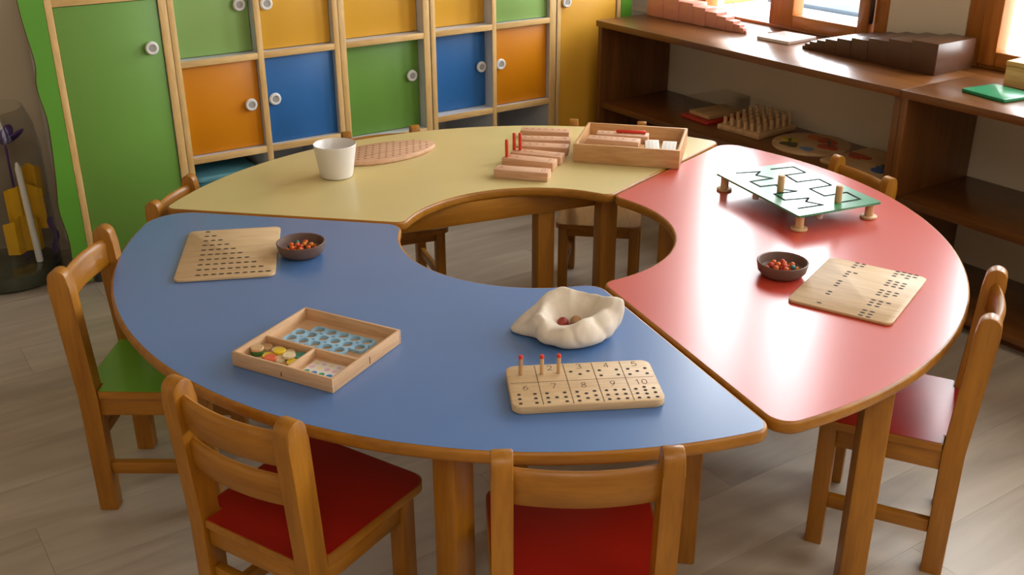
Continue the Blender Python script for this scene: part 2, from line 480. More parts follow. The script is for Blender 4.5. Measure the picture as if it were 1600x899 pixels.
# ------------------------------------------------------------------ chairs
def make_chair(label, px, py, face, seat_mat, slats=1, k=1.0, dep=1.0):
    """Origin between the rear feet, +y is where the sitter looks; k scales every size."""
    f = RAD(face - 90)
    ch = thing('chair', label, 'chair', (px, py, 0), f, 'small wooden chairs around the ring of tables')
    HT = .60 * k; SZ = .315 * k; LX = .128 * k; D = .245 * k * dep
    hw = .017 * k
    for sx in (-1, 1):
        # rear post: straight leg, then leaning back, rounded at the top
        prof = [(-.020, 0), (.022, 0), (.022, .30), (.022 - .016, .56)]
        cx, cz, r = -.020, .600 - .021, .021
        for j in range(9):
            a = RAD(8) + RAD(168) * j / 8
            prof.append((cx + .002 + r * math.cos(a), cz + r * math.sin(a)))
        prof += [(-.0395, .56), (-.020, .30)]
        bm = new_bm()
        loft(bm, [[(sx * LX + dx, y * k, z * k) for y, z in prof] for dx in (-hw, hw)])
        bmesh.ops.bevel(bm, geom=[e for e in bm.edges], offset=.003 * k, segments=2, profile=.5, affect='EDGES')
        finish('rear_post', bm, pine('z'), ch)
        boxo('leg', pine('z'), ch, sx * LX - hw, sx * LX + hw, D - .018 * k, D + .018 * k, 0, SZ - .018 * k, .003)
        boxo('side_rail', pine('y'), ch, sx * LX - .010 * k, sx * LX + .010 * k, .022 * k, D - .018 * k, .250 * k, SZ - .018 * k, .002)
        boxo('stretcher', pine('y'), ch, sx * LX - .009 * k, sx * LX + .009 * k, .022 * k, D - .018 * k, .095 * k, .125 * k, .002)
    boxo('front_rail', pine('x'), ch, -LX + hw, LX - hw, D - .010 * k, D + .010 * k, .250 * k, SZ - .018 * k, .002)
    boxo('rear_rail', pine('x'), ch, -LX + hw, LX - hw, -.010 * k, .010 * k, .255 * k, SZ - .018 * k, .002)
    boxo('stretcher', pine('x'), ch, -LX + hw, LX - hw, -.009 * k, .009 * k, .175 * k, .205 * k, .002)
    # seat: plywood with a laminate top
    w0, w1, yb, yf = .146 * k, .152 * k, .0235 * k, .302 * k * dep
    tn = (.128 - .018) * k
    out = [(-w0, yb), (-tn, yb), (-tn, -.016 * k), (tn, -.016 * k), (tn, yb), (w0, yb), (w1, yf), (-w1, yf)]
    rr = [.006, 0, 0, 0, 0, .006, .032 * k, .032 * k]
    sp = round_poly(out, rr)
    bm = new_bm(); prism(bm, sp, SZ - .018 * k, SZ - .0012)
    seat = finish('seat', bm, pine('y'), ch)
    bm = new_bm()
    out2 = [(-w0 + .003, yb + .002), (-tn + .002, yb + .002), (-tn + .002, -.014 * k), (tn - .002, -.014 * k), (tn - .002, yb + .002), (w0 - .003, yb + .002), (w1 - .003, yf - .003), (-w1 + .003, yf - .003)]
    prism(bm, round_poly(out2, rr), SZ - .003, SZ)
    finish('seat_laminate', bm, seat_mat, seat)
    # curved back slats
    spec = [(.505, .572)] if slats == 1 else [(.505, .572), (.425, .485)]
    for z0, z1 in spec:
        bm = new_bm(); n = 12; loops = []
        half = (LX - hw + .001 * k)
        for j in range(n + 1):
            x = -half + 2 * half * j / n
            yc = lambda z: -.0 - (z / k - .30) / .28 * .020 * k if z > .3 * k else 0
            bow = -.016 * k * (1 - (x / half) ** 2)
            t = .009 * k
            lp = []
            for (dy, z) in ((-t, z0 + .004), (-t * .5, z0), (t * .5, z0), (t, z0 + .004), (t, z1 - .012), (t * .6, z1 - .003), (0, z1), (-t * .6, z1 - .003), (-t, z1 - .012)):
                zz = z * k
                lp.append((x, yc(zz) + bow + dy, zz))
            loops.append(lp)
        loft(bm, loops)
        finish('back_slat', bm, pine('x'), ch, smooth=50)
    return ch

def chair_at(label, mid, face, seat_mat, slats=1, k=1.0, dep=1.0):
    """mid: the midpoint between the tops of the two posts."""
    fx, fy = math.cos(RAD(face)), math.sin(RAD(face))
    return make_chair(label, mid[0] + fx * .022 * k, mid[1] + fy * .022 * k, face, seat_mat, slats, k, dep)

SEAT_WOOD = wood('seat_plywood', 'A8763F', 'BF8C54', 'y', .3, .2)
chair_at('wooden chair with red seat and two back slats, front left', (-.522, -.957), 57.6, SEAT_RED, 2)
chair_at('wooden chair with red seat and one back slat, seen from behind at front centre', (.050, -1.113), 92.0, SEAT_RED)
chair_at('wooden chair with bright green seat at the left end of the blue table', (-1.015, -.287), -.5, SEAT_GREEN)
chair_at('wooden chair with red seat beside the red table, at the right edge', (.900, -.543), 154.5, SEAT_RED)
KS = .892
chair_at('low wooden chair whose back shows beside the left corner of the yellow table', (-1.002, .312), -8, SEAT_WOOD, 1, KS)
chair_at('low wooden chair behind the yellow table, in front of the green cabinet door', (-.492, .915), -70, SEAT_WOOD, 1, KS, 1.12)
chair_at('low wooden chair behind the yellow table, seat showing through the ring opening', (.262, 1.008), -99, SEAT_WOOD, 1, KS, 1.2)
chair_at('low wooden chair behind the red table, beside the green maze board', (.965, .492), 201.5, SEAT_WOOD, 1, KS)

# ------------------------------------------------------------------ cabinets along the back wall
CAB_LOC, CAB_ROT = (-1.4938, .8496, 0), RAD(34)
DEP = .39
def cab(label): return thing('cabinet', label, 'cabinet', CAB_LOC, CAB_ROT, 'cabinets along the back wall')
def panel(name, parent, x0, x1, z0, z1, axis, y1=DEP):
    p = boxo(name, LAMINATE, parent, x0, x1, .0042, y1, z0, z1, 0)
    boxo('edge_band', beech(axis), p, x0, x1, 0, .004, z0, z1, .0015)
    return p
def door(parent, x0, x1, z0, z1, mat, rec, kn=None, label=None):
    g = .002
    d = boxo('door', mat, parent, x0 + g, x1 - g, rec, rec + .018, z0 + g, z1 - g, .0015)
    if kn:
        M = Matrix.Translation((kn[0], rec, kn[1])) @ Matrix.Rotation(RAD(90), 4, 'X')
        bm = new_bm()
        lathe(bm, [(.012, 0), (.0125, .004), (.0205, .006), (.0225, .010), (.0215, .014), (.0185, .0165), (.0135, .0165), (.0118, .013)], 24, M)
        finish('knob', bm, WHITE, d)
        bm = new_bm(); lathe(bm, [(.0117, .0131), (.0112, .0136), (.006, .0140)], 20, M)
        finish('knob_centre', bm, KNOBGREY, d)
    return d
def feet(parent, x0, x1):
    for x in (x0 + .03, x1 - .03):
        for y in (.04, DEP - .04):
            bm = new_bm(); lathe(bm, [(.018, 0), (.018, .006), (.012, .012), (.012, .05)], 16)
            finish('foot', bm, FOOT, parent, (x, y, 0))

def wavy(parent, pts, xe):
    bm = new_bm()
    out = pts + [(xe, pts[-1][1]), (xe, pts[0][1])]
    loft(bm, [[(x, y, z) for x, z in out] for y in (.0, .018)])
    for f in bm.faces:
        if abs(f.normal.y) < .5: f.material_index = 1
    bm.normal_update()
    for f in bm.faces: f.material_index = 0 if abs(f.normal.y) > .5 else 1
    return finish('wavy_side_board', bm, [plain('green_board', '5FA030', .45, var=.02, vscale=5), BROWNEDGE], parent, smooth=0)

def spline(pts, n=6):
    out = []
    for i in range(len(pts) - 1):
        p0 = pts[max(i - 1, 0)]; p1 = pts[i]; p2 = pts[i + 1]; p3 = pts[min(i + 2, len(pts) - 1)]
        for k in range(n):
            t = k / n
            out.append(tuple(.5 * (2 * p1[j] + (p2[j] - p0[j]) * t + (2 * p0[j] - 5 * p1[j] + 4 * p2[j] - p3[j]) * t * t + (3 * p1[j] - p0[j] - 3 * p2[j] + p3[j]) * t ** 3) for j in (0, 1)))
    out.append(pts[-1])
    return out

ZS = dict(bot=(.05, .074), low=(.362, .386), mid=(.698, .720), top=(1.035, 1.060))
# 1: tall unit with a green door and a wavy green side board
c = cab('tall cabinet with large green door and wavy green side board')
panel('side_panel', c, 0, .022, .05, .956, 'z'); panel('side_panel', c, .345, .372, .05, .956, 'z')
panel('top_board', c, .022, .345, .932, .956, 'x'); panel('bottom_board', c, .022, .345, .05, .076, 'x')
boxo('back_panel', LAMINATE, c, .022, .345, DEP - .01, DEP, .076, .932, 0)
door(c, .022, .345, .076, .932, D_GREEN, .006, (.305, .777))
wavy(c, spline([(-.074, 1.06), (-.073, .964), (-.067, .877), (-.055, .769), (-.063, .69), (-.050, .575), (-.058, .396), (-.066, .286), (-.053, .171), (-.060, .02)]), -.001)
feet(c, 0, .372)

def cell_unit(c, x0, x1, tl, tr, divs, low):
    panel('side_panel', c, x0, x0 + tl, .05, 1.06, 'z'); panel('side_panel', c, x1 - tr, x1, .05, 1.06, 'z')
    xs = [x0 + tl] + [v for d in divs for v in d] + [x1 - tr]
    cells = list(zip(xs[0::2], xs[1::2]))
    for a, b in divs: panel('divider', c, a, b, .074, 1.035, 'z', DEP - .012)
    for nm, (z0, z1) in (('bottom_board', ZS['bot']), ('shelf_board', low), ('shelf_board', ZS['mid']), ('top_board', ZS['top'])):
        for a, b in ([(x0 + tl, x1 - tr)] if nm in ('bottom_board', 'top_board') else cells): panel(nm, c, a, b, z0, z1, 'x', DEP - .012)
    boxo('back_panel', LAMINATE, c, x0 + tl, x1 - tr, DEP - .01, DEP, .05, 1.06, 0)
    feet(c, x0, x1)
    return cells

c = cab('cabinet with light green, yellow, orange and blue cube doors')
cl = cell_unit(c, .3735, .9765, .021, .021, [(.664, .686)], ZS['low'])
LO, MI = ZS['low'][1], ZS['mid']
door(c, *cl[0], MI[1], 1.035, D_LGREEN, .045, (.628, .883)); door(c, *cl[1], MI[1], 1.035, D_YELLOW, .03, (.720, .880))
door(c, *cl[0], LO, MI[0], D_ORANGE, .022, (.626, .540)); door(c, *cl[1], LO, MI[0], D_BLUE, .022, (.716, .548))
c = cab('narrow cabinet with yellow door above a green door')
cl = cell_unit(c, .978, 1.353, .024, .027, [], (.325, .349))
door(c, *cl[0], MI[1], 1.035, D_YELLOW, .05); door(c, *cl[0], .349, MI[0], D_GREEN, .05, (1.290, .554))
c = cab('cabinet with yellow, green, blue and orange doors above open grey cubbies')
cl = cell_unit(c, 1.3575, 1.950, .021, .032, [(1.637, 1.656)], ZS['low'])
door(c, *cl[0], MI[1], 1.035, D_YELLOW, .06); door(c, *cl[1], MI[1], 1.035, D_LGREEN, .02)
door(c, *cl[0], LO, MI[0], D_BLUE, .055, (1.612, .548)); door(c, *cl[1], LO, MI[0], D_ORANGE, .02, (1.682, .556))
c = cab('tall cabinet with plain yellow door behind the brown shelf')
panel('side_panel', c, 1.9555, 1.975, .05, .956, 'z'); panel('side_panel', c, 2.272, 2.292, .05, .956, 'z')
panel('top_board', c, 1.975, 2.272, .932, .956, 'x'); panel('bottom_board', c, 1.975, 2.272, .05, .076, 'x')
boxo('back_panel', LAMINATE, c, 1.975, 2.272, DEP - .01, DEP, .076, .932, 0)
door(c, 1.975, 2.272, .076, .932, D_YELLOW, .006, (2.000, .775))
wavy(c, spline([(2.352, 1.06), (2.347, .88), (2.354, .70), (2.346, .5), (2.355, .3), (2.35, .02)]), 2.2925)
feet(c, 1.9555, 2.292)

# teal box standing in the lower left cubby of the four-door cabinet
def cab_pt(u, v, z): 
    ca, sa = math.cos(CAB_ROT), math.sin(CAB_ROT)
    return (CAB_LOC[0] + u * ca - v * sa, CAB_LOC[1] + u * sa + v * ca, z)
TEAL = plain('teal_plastic', '2E7E8C', .4, var=.05)
t = thing('storage_box', 'teal plastic box with pale lid in the cubby under the orange door', 'box', cab_pt(.53, .19, .0745), CAB_ROT)
bm = new_bm(); prism(bm, round_poly(rect(.225, .28), .02), 0, .20, bev=.006); finish('body', bm, TEAL, t)
bm = new_bm(); prism(bm, round_poly(rect(.235, .29), .022), .2005, .222, bev=.006); finish('lid', bm, plain('pale_teal_lid', '6FB0BC', .35, var=.05), t)

# ------------------------------------------------------------------ brown shelves under the windows
Z_T = .70
def shelf_unit(label, x0, x1, last):
    t = thing('low_shelf', label, 'shelf', (0, 0, 0), ROOM, 'brown shelves under the windows')
    y0, y1 = 1.355, N_WALL - .006
    boxo('top_board', walnut('x'), t, x0 - .006 * (x0 < -1), x1, y0 - .008, y1, Z_T - .025, Z_T, .002)
    boxo('side_panel', walnut('z'), t, x0, x0 + .024, y0, y1, 0, Z_T - .0252, .0015)
    boxo('side_panel', walnut('z'), t, x1 - .024, x1, y0, y1, 0, Z_T - .0252, .0015)
    boxo('shelf_board', walnut('x'), t, x0 + .0242, x1 - .0242, y0 + .008, y1, .335, .36, .0015)
    boxo('bottom_board', walnut('x'), t, x0 + .0242, x1 - .0242, y0 + .004, y1, .035, .06, .0015)
    boxo('toe_kick', walnut('x'), t, x0 + .0242, x1 - .0242, y0 + .045, y0 + .06, 0, .0348, .001)
    return t
shelf_unit('brown laminate shelf holding the pink cubes, beside the yellow cabinet', -1.472, .0235, False)
shelf_unit('brown laminate shelf at the right edge, holding the green board', .0245, 1.45, True)

def on_top(x, y): return tuple(room_pt(x, y, Z_T + .0005))
SIZE = ['smallest', 'second smallest', 'third smallest', 'fourth smallest', 'fifth smallest', 'fifth largest', 'fourth largest', 'third largest', 'second largest', 'largest']
x = -1.452
for i in range(10, 0, -1):
    a = i * .01
    bm = new_bm(); box(bm, 0, a - .0006, 0, a, 0, a, .0012, 2)
    p = room_pt(x, 1.600 + .003 * (10 - i) + random.uniform(-.002, .002), Z_T + .0005)
    tag(finish('wooden_cube', bm, PINK, None, tuple(p), ROOM), SIZE[i - 1] + ' pink cube in the stepped row on the shelf top', 'cube', 'pink cubes in a stepped row')
    x += a
x = -.585
for i in range(1, 11):
    a = i * .01
    bm = new_bm(); box(bm, 0, a - .0006, 0, .20, 0, a, .0012, 2)
    p = room_pt(x, 1.590 + random.uniform(-.002, .002), Z_T + .0005)
    tag(finish('wooden_block', bm, BROWN, None, tuple(p), ROOM), SIZE[i - 1] + ' dark brown block in the stepped row on the shelf top', 'block', 'brown blocks in a stepped row')
    x += a
t = thing('wooden_tile', 'flat pale pinkish white tile on the shelf beside the window post', 'tile', on_top(-.735, 1.67), ROOM + RAD(4))
bm = new_bm(); prism(bm, round_poly(rect(.15, .165), .004), 0, .012, bev=.001); finish('slab', bm, plain('pale_tile', 'EBDCD6', .25, .2, var=.02), t)
t = thing('colour_board', 'flat green square board on the brown shelf by the box', 'board', on_top(.232, 1.53), ROOM - RAD(9))
bm = new_bm(); prism(bm, round_poly(rect(.16, .14), .006), 0, .010, bev=.0015); finish('slab', bm, GREENF, t)
t = thing('wooden_box', 'light wooden box at the right end of the shelf top', 'box', on_top(.278, 1.728), ROOM + RAD(1))
boxo('body', beech('x'), t, -.11, .11, -.08, .08, 0, .062, .002)
boxo('lid', beech('x'), t, -.112, .112, -.082, .082, .0625, .078, .003)

# toys on the middle shelf board
def on_mid(x, y): return tuple(room_pt(x, y, .3605))
t = thing('display_case', 'clear acrylic case on a red base on the middle shelf', 'case', on_mid(-.985, 1.585), ROOM + RAD(-4))
ACR = pane_material('acrylic', (.985, .99, .985, 1), 1.35)
bm = new_bm(); prism(bm, round_poly(rect(.165, .235), .012), 0, .014, bev=.003); finish('base', bm, plain('red_base', 'B02A1C', .4, var=.04), t)
bm = new_bm()
for b in ((-.075, -.072, -.11, .11), (.072, .075, -.11, .11), (-.072, .072, -.11, -.107), (-.072, .072, .107, .11)): box(bm, *b, .0142, .085)
box(bm, -.075, .075, -.11, .11, .0852, .0882)
finish('cover', bm, ACR, t, smooth=0)
bm = new_bm(); box(bm, -.06, .06, -.09, .09, .0145, .03, .002); finish('wood_insert', bm, ply('y'), t)
t = thing('peg_block', 'wooden block with rows of standing pegs on the middle shelf', 'toy', on_mid(-.762, 1.585), ROOM + RAD(4))
bm = new_bm(); prism(bm, round_poly(rect(.205, .225), .004), 0, .020, bev=.002); finish('base', bm, ply('y'), t)
for i in range(6):
    for j in range(6):
        hh = .030 + .0035 * j
        peg('peg', ply('z'), t, -.082 + i * .033, -.09 + j * .036, .0201, .0201 + hh, .0075, segs=10)
def puzzle(label, x, y, rz, outline, pieces):
    t = thing('knob_puzzle', label, 'puzzle', on_mid(x, y), ROOM + rz)
    bm = new_bm(); prism(bm, outline, 0, .012, bev=.002); finish('base', bm, ply('x'), t)
    for i, (px, py, r, hexc, knb) in enumerate(pieces):
        pts = []
        for k in range(14):
            a = 2 * math.pi * k / 14; rr = r * (1 + .22 * math.sin(3 * a + i) + .1 * math.sin(5 * a + 2 * i))
            pts.append((px + rr * math.cos(a) * 1.2, py + rr * math.sin(a) * .85))
        bm = new_bm(); prism(bm, pts, .0121, .017); p = finish('puzzle_piece', bm, plain('puzzle_' + hexc, hexc, .4, var=.05), t)
        if knb:
            bm = new_bm(); lathe(bm, [(.004, .0171), (.003, .025), (.007, .029), (.007, .034), (.003, .037)], 12, Matrix.Translation((px, py, 0))); finish('knob', bm, plain('olive_knob', '5A5A3A', .4, var=.05), p)
circ = [(.14 * math.cos(2 * math.pi * k / 48), .14 * math.sin(2 * math.pi * k / 48)) for k in range(48)]
puzzle('round wooden puzzle board with yellow, orange and red pieces on the middle shelf', -.485, 1.578, .2, circ,
       [(-.08, -.02, .026, 'C8B020', 0), (-.02, .07, .03, 'C86A28', 0), (.035, .055, .03, 'B84020', 0), (.075, -.01, .032, 'B83A22', 1), (-.045, -.075, .026, '4E4A28', 1), (.03, -.085, .02, '6E86A8', 0)])
puzzle('rectangular wooden puzzle board with red, blue and green pieces beside the round one', -.185, 1.575, -.05, round_poly(rect(.30, .27), .02),
       [(-.09, .0, .034, 'B84020', 0), (.07, -.06, .036, '2E5FA8', 1), (.02, .07, .028, '5E7A8A', 1), (.1, .05, .02, '4C6A34', 0)])

# ------------------------------------------------------------------ floor jar at the left edge
t = thing('floor_jar', 'large clear glass floor jar with yellow paper and purple ribbon, left edge', 'jar', tuple(room_pt(-1.775, -.975, .0005)), ROOM)
bm = new_bm(); lathe(bm, [(.14, 0), (.158, .008), (.163, .03), (.161, .055), (.146, .06)], 40); finish('base', bm, plain('dark_green_glass', '3E4232', .15, .4, var=.05), t)
bm = new_bm()
pr = [(.160, .061), (.163, .09), (.163, .45), (.152, .54), (.131, .60)]
lathe(bm, pr + [(r - .004, z) for r, z in pr[::-1]], 40)
for f in [f for f in bm.faces if len(f.verts) > 4]: bm.faces.remove(f)
finish('glass_body', bm, pane_material('jar_glass', (.965, .965, .955, 1), 1.25), t)
bm = new_bm(); lathe(bm, [(.011, .062), (.012, .07), (.010, .40), (.004, .42)], 12, Matrix.Translation((.06, .085, 0)) @ Matrix.Rotation(RAD(2), 4, 'X')); finish('stem', bm, WHITE, t)
YP = plain('yellow_paper', 'E0AE10', .8, var=.08, vscale=15)
for i, (x0, y0, z0, w, h, rz) in enumerate(((.0, .080, .16, .12, .17, 1.45), (.02, .055, .09, .12, .13, 1.75), (-.02, .115, .27, .075, .12, 1.3))):
    bm = new_bm(); n = 8
    loops = []
    for a in range(n + 1):
        u = a / n - .5
        loops.append([(u * w, .012 * math.sin(u * 11 + i) + dy, z) for dy in (-.0006, .0006) for z in ((0, h * (1 - .3 * abs(u))) if dy < 0 else (h * (1 - .3 * abs(u)), 0))])
    loft(bm, loops)
    finish('yellow_paper', bm, YP, t, (x0, y0, z0), rz)
PUR = plain('purple_ribbon', '4A2A78', .5, var=.06)
bm = new_bm(); loft(bm, [[(dx, .006 * math.sin(z * 60) + dy, z) for dx, dy in ((-.001, -.010), (.001, -.010), (.001, .010), (-.001, .010))] for z in [.065 + .015 * k for k in range(10)]])
finish('ribbon', bm, PUR, t, (.02, .150, 0), 0)
bm = new_bm()
for k in range(7):
    a = k * 2 * math.pi / 7
    M = Matrix.Translation((.034 * math.cos(a), .034 * math.sin(a) + .055, .49 + .01 * (k % 2))) @ Matrix.Rotation(a, 4, 'Z') @ Matrix.Rotation(RAD(-30), 4, 'Y') @ Matrix.Diagonal((.042, .022, .006, 1))
    bmesh.ops.create_uvsphere(bm, u_segments=12, v_segments=8, radius=1, matrix=M)
lathe(bm, [(.004, .062), (.004, .48)], 10, Matrix.Translation((0, .055, 0)))
finish('flower', bm, PUR, t)

# ------------------------------------------------------------------ toys on the tables
ZT = H + .0006
def on_table(name, label, cat, x, y, deg, group=None, dz=0): return thing(name, label, cat, (x, y, ZT + dz), RAD(deg), group)

# white cup
bm = new_bm()
lathe(bm, [(.040, 0), (.045, .002), (.0475, .01), (.0605, .090), (.0612, .095), (.0600, .0965), (.0585, .095), (.0455, .012), (.040, .006)], 48)
tag(finish('cup', bm, plain('white_ceramic', 'E6E0D8', .3, .2, var=.01), None, (-.565, .452, ZT)), 'plain white cup without handle on the yellow table', 'cup')

# oval board with dots, behind the cup
t = on_table('pattern_board', 'leaf shaped wooden board with small dots behind the white cup', 'board', -.445, .665, 34)
pts = []
for k in range(40):
    a = 2 * math.pi * k / 40
    pts.append((.165 * math.cos(a), .088 * math.sin(a) * (1 - .12 * math.cos(a))))
bm = new_bm(); prism(bm, pts, 0, .014, bev=.003); b = finish('base', bm, wood('rosy_beech', 'CF9A74', 'DFB490', 'x', .5, 0, 1.5), t)
bm = new_bm()
for i in range(-6, 7):
    for j in range(-3, 4):
        px, py = i * .0235 + (j % 2) * .0115, j * .0215
        if (px / .148) ** 2 + (py / .075) ** 2 < 1: disc(bm, px, py, .01425, .0045, 10, .0032, RAD(30))
o = finish('dots', bm, plain('dot_brown', '7A4632', .7, var=.05), t); o['kind'] = 'stuff'

# counting boards laid in a stepped row
stairs = [(-.115, .428, .041, .389), (-.094, .540, .060, .484), (-.066, .595, .083, .545), (-.049, .666, .109, .637), (-.037, .736, .117, .717), (-.034, .837, .120, .811)]
SB_W = .048
WH = ['nearest', 'second nearest', 'third nearest', 'fourth nearest', 'fifth nearest', 'farthest']
DIG = {'0': [[(.5, 0), (.15, .12), (0, .5), (.15, .88), (.5, 1), (.85, .88), (1, .5), (.85, .12), (.5, 0)]],
       '1': [[(.15, .75), (.55, 1), (.55, 0)]],
       '2': [[(.05, .78), (.2, .95), (.5, 1), (.85, .9), (.95, .68), (.8, .45), (0, 0), (1, 0)]],
       '3': [[(.05, .85), (.3, 1), (.7, 1), (.95, .8), (.75, .57), (.45, .52), (.8, .45), (1, .24), (.75, .02), (.3, 0), (0, .15)]],
       '4': [[(.72, 0), (.72, 1), (0, .3), (1, .3)]],
       '5': [[(.92, 1), (.18, 1), (.1, .56), (.5, .64), (.88, .52), (1, .3), (.8, .05), (.35, 0), (0, .12)]],
       '6': [[(.85, 1), (.3, .72), (.03, .32), (.15, .06), (.5, 0), (.88, .1), (.98, .34), (.75, .56), (.4, .56), (.08, .4)]],
       '7': [[(0, 1), (1, 1), (.35, 0)]],
       '8': [[(.5, .53), (.15, .64), (.1, .86), (.5, 1), (.9, .86), (.85, .64), (.5, .53), (.08, .36), (.05, .12), (.5, 0), (.95, .12), (.92, .36), (.5, .53)]],
       '9': [[(.12, 0), (.68, .28), (.97, .68), (.85, .94), (.5, 1), (.12, .9), (.02, .66), (.25, .45), (.6, .45), (.92, .6)]]}
def write(bm, text, x, y, w, h, lw, z):
    n = len(text)
    for i, ch in enumerate(text):
        ox = x + (i - (n - 1) / 2) * w * 1.35 - w / 2
        for st in DIG[ch]: ribbon(bm, [(ox + px * w, y - h / 2 + py * h) for px, py in st], lw, z)
for i, (x0, y0, x1, y1) in enumerate(stairs):
    ang = math.atan2(y1 - y0, x1 - x0)
    nx, ny = -math.sin(ang), math.cos(ang)
    t = thing('counting_board', WH[i] + ' of the six narrow wooden counting boards on the yellow table', 'board', ((x0 + x1) / 2 + nx * SB_W / 2, (y0 + y1) / 2 + ny * SB_W / 2, ZT), ang, 'narrow counting boards in a row')
    boxo('base', wood('rosy_beech', 'CF9A74', 'DFB490', 'x', .5, 0, 1.5), t, -.079, .079, -SB_W / 2, SB_W / 2, 0, .026, .0025)
    bm = new_bm()
    write(bm, str(i), .062, 0, .011, .022, .0016, .0262)
    for k in range(i + 1): disc(bm, -.062 + k * .021, .004, .0262, .0036, 10)
    o = finish('print', bm, plain('print_red', 'A8452E', .7, var=.04), t); o['kind'] = 'stuff'
for i, (x, y, lab) in enumerate(((-.076, .546, 'left red stick standing alone in a counting board'), (-.054, .618, 'middle red stick standing in a counting board'), (-.036, .618, 'rightmost red stick standing in a counting board'))):
    bm = new_bm(); lathe(bm, [(.0042, 0), (.005, .001), (.005, .051), (.0036, .053)], 14)
    tag(finish('counting_stick', bm, RED, None, (x, y, ZT + .0268)), lab, 'stick', 'red sticks standing in the counting boards')

# open wooden box with blocks
BX, BA = (.305, .665), -14.0
BL, BW, BH = .315, .252, .056
t = on_table('wooden_tray', 'open light wooden box with blocks on the yellow table', 'box', BX[0], BX[1], BA)
boxo('bottom', beech('x'), t, -BL / 2 + .009, BL / 2 - .009, -BW / 2 + .009, BW / 2 - .009, 0, .006, 0)
for nm, b in (('long_wall', (-BL / 2, BL / 2, -BW / 2, -BW / 2 + .009)), ('long_wall', (-BL / 2, BL / 2, BW / 2 - .009, BW / 2)), ('short_wall', (-BL / 2, -BL / 2 + .009, -BW / 2 + .0092, BW / 2 - .0092)), ('short_wall', (BL / 2 - .009, BL / 2, -BW / 2 + .0092, BW / 2 - .0092))):
    boxo(nm, wood('box_beech', 'C4925C', 'D8AC78', 'x' if nm[0] == 'l' else 'y', .5, 0, 1.4), t, *b, 0, BH, .0015)
def in_frame(c, deg, x, y, z):
    a = RAD(deg); return (c[0] + x * math.cos(a) - y * math.sin(a), c[1] + x * math.sin(a) + y * math.cos(a), z)
for i, (x, y, z, rz) in enumerate(((-.056, -.062, .0065, 0), (-.056, -.012, .0065, 0), (-.054, .042, .0065, 1), (-.048, -.052, .0332, -2), (-.030, .010, .0332, 2))):
    t = thing('counting_board', ['front', 'middle', 'rear', 'upper front', 'upper rear'][i] + ' counting board lying inside the wooden box', 'board', in_frame(BX, BA, x, y, ZT + z), RAD(BA + rz), 'counting boards lying in the box')
    boxo('base', wood('rosy_beech', 'CF9A74', 'DFB490', 'x', .5, 0, 1.5), t, -.079, .079, -.0225, .0225, 0, .026, .0025)
    bm = new_bm(); write(bm, str(9 - i), .062, 0, .011, .022, .0016, .0262)
    for k in range(6): disc(bm, -.062 + k * .018, .004, .0262, .0034, 10)
    o = finish('print', bm, plain('print_red', 'A8452E', .7, var=.04), t); o['kind'] = 'stuff'
bm = new_bm(); lathe(bm, [(.0042, 0), (.005, .001), (.005, .088), (.0036, .09)], 14, Matrix.Rotation(RAD(90), 4, 'Y'))
tag(finish('counting_stick', bm, RED, None, in_frame(BX, BA, -.05, .012, ZT + .0645), RAD(BA + 4)), 'red stick lying on the boards in the wooden box', 'stick')
for i, (x, y, rz) in enumerate(((.068, -.052, 8), (.119, -.056, 3))):
    t = thing('card_pack', ['left', 'right'][i] + ' white printed card pack inside the wooden box', 'cards', in_frame(BX, BA, x, y, ZT + .0065), RAD(BA + rz), 'white card packs in the box')
    bm = new_bm(); box(bm, -.021, .021, -.05, .05, 0, .042, .001); finish('stack', bm, plain('card_white', 'E8DDD0', .7, var=.02), t)
    bm = new_bm()
    for k in range(5):
        for j in range(3): ribbon(bm, [(-.013 + j * .011, -.034 + k * .016), (-.007 + j * .011, -.030 + k * .016)], .002, .0422)
    o = finish('print', bm, plain('card_print', '6A6A7A', .7, var=.05), t); o['kind'] = 'stuff'

# triangle slot board on the blue table
def slot_board(label, x, y, deg, w, h, slots, sl=(.0066, .0036)):
    t = on_table('slot_board', label, 'board', x, y, deg)
    bm = new_bm(); prism(bm, round_poly(rect(w, h), .016), 0, .0062, bev=.001); finish('base', bm, wood('birch_board', 'D0AC7E', 'DDBE92', 'x', .5, 0, 1.3), t)
    bm = new_bm()
    for px, py in slots: disc(bm, px, py, .0064, sl[0], 10, sl[1])
    o = finish('slots', bm, BLACK, t); o['kind'] = 'stuff'
    return t
tri = [(-.0655 + .0062 * r / 9 + c * .01715, .142 - r * .0306) for r in range(10) for c in range(r + 1)]
slot_board('thin wooden board with a triangle of slots on the blue table', -.726, -.143, 9, .221, .308, tri)
dom = []
for k, ty in zip(range(1, 6), (-.1215, -.0528, .0146, .0764, .1373)):
    for q in range(k): dom.append((-.046 + .0145 * (q // 3), ty - .0145 * (q % 3)))
for k, ty in zip(range(6, 11), (-.105, -.0445, .0165, .077, .1377)):
    if k < 10:
        for q in range(k): dom.append((.0445 + .0157 * (q // 3), ty - .0145 * (q % 3)))
    else:
        for cc, nn, off in ((0, 3, 0), (1, 2, .003), (2, 3, .002), (3, 2, .002)):
            for q in range(nn): dom.append((.0445 + .0135 * cc, ty - .0145 * q + off))
slot_board('thin wooden board with grouped slots on the red table', .689, -.364, -34.2, .219, .283, dom, (.0058, .0034))

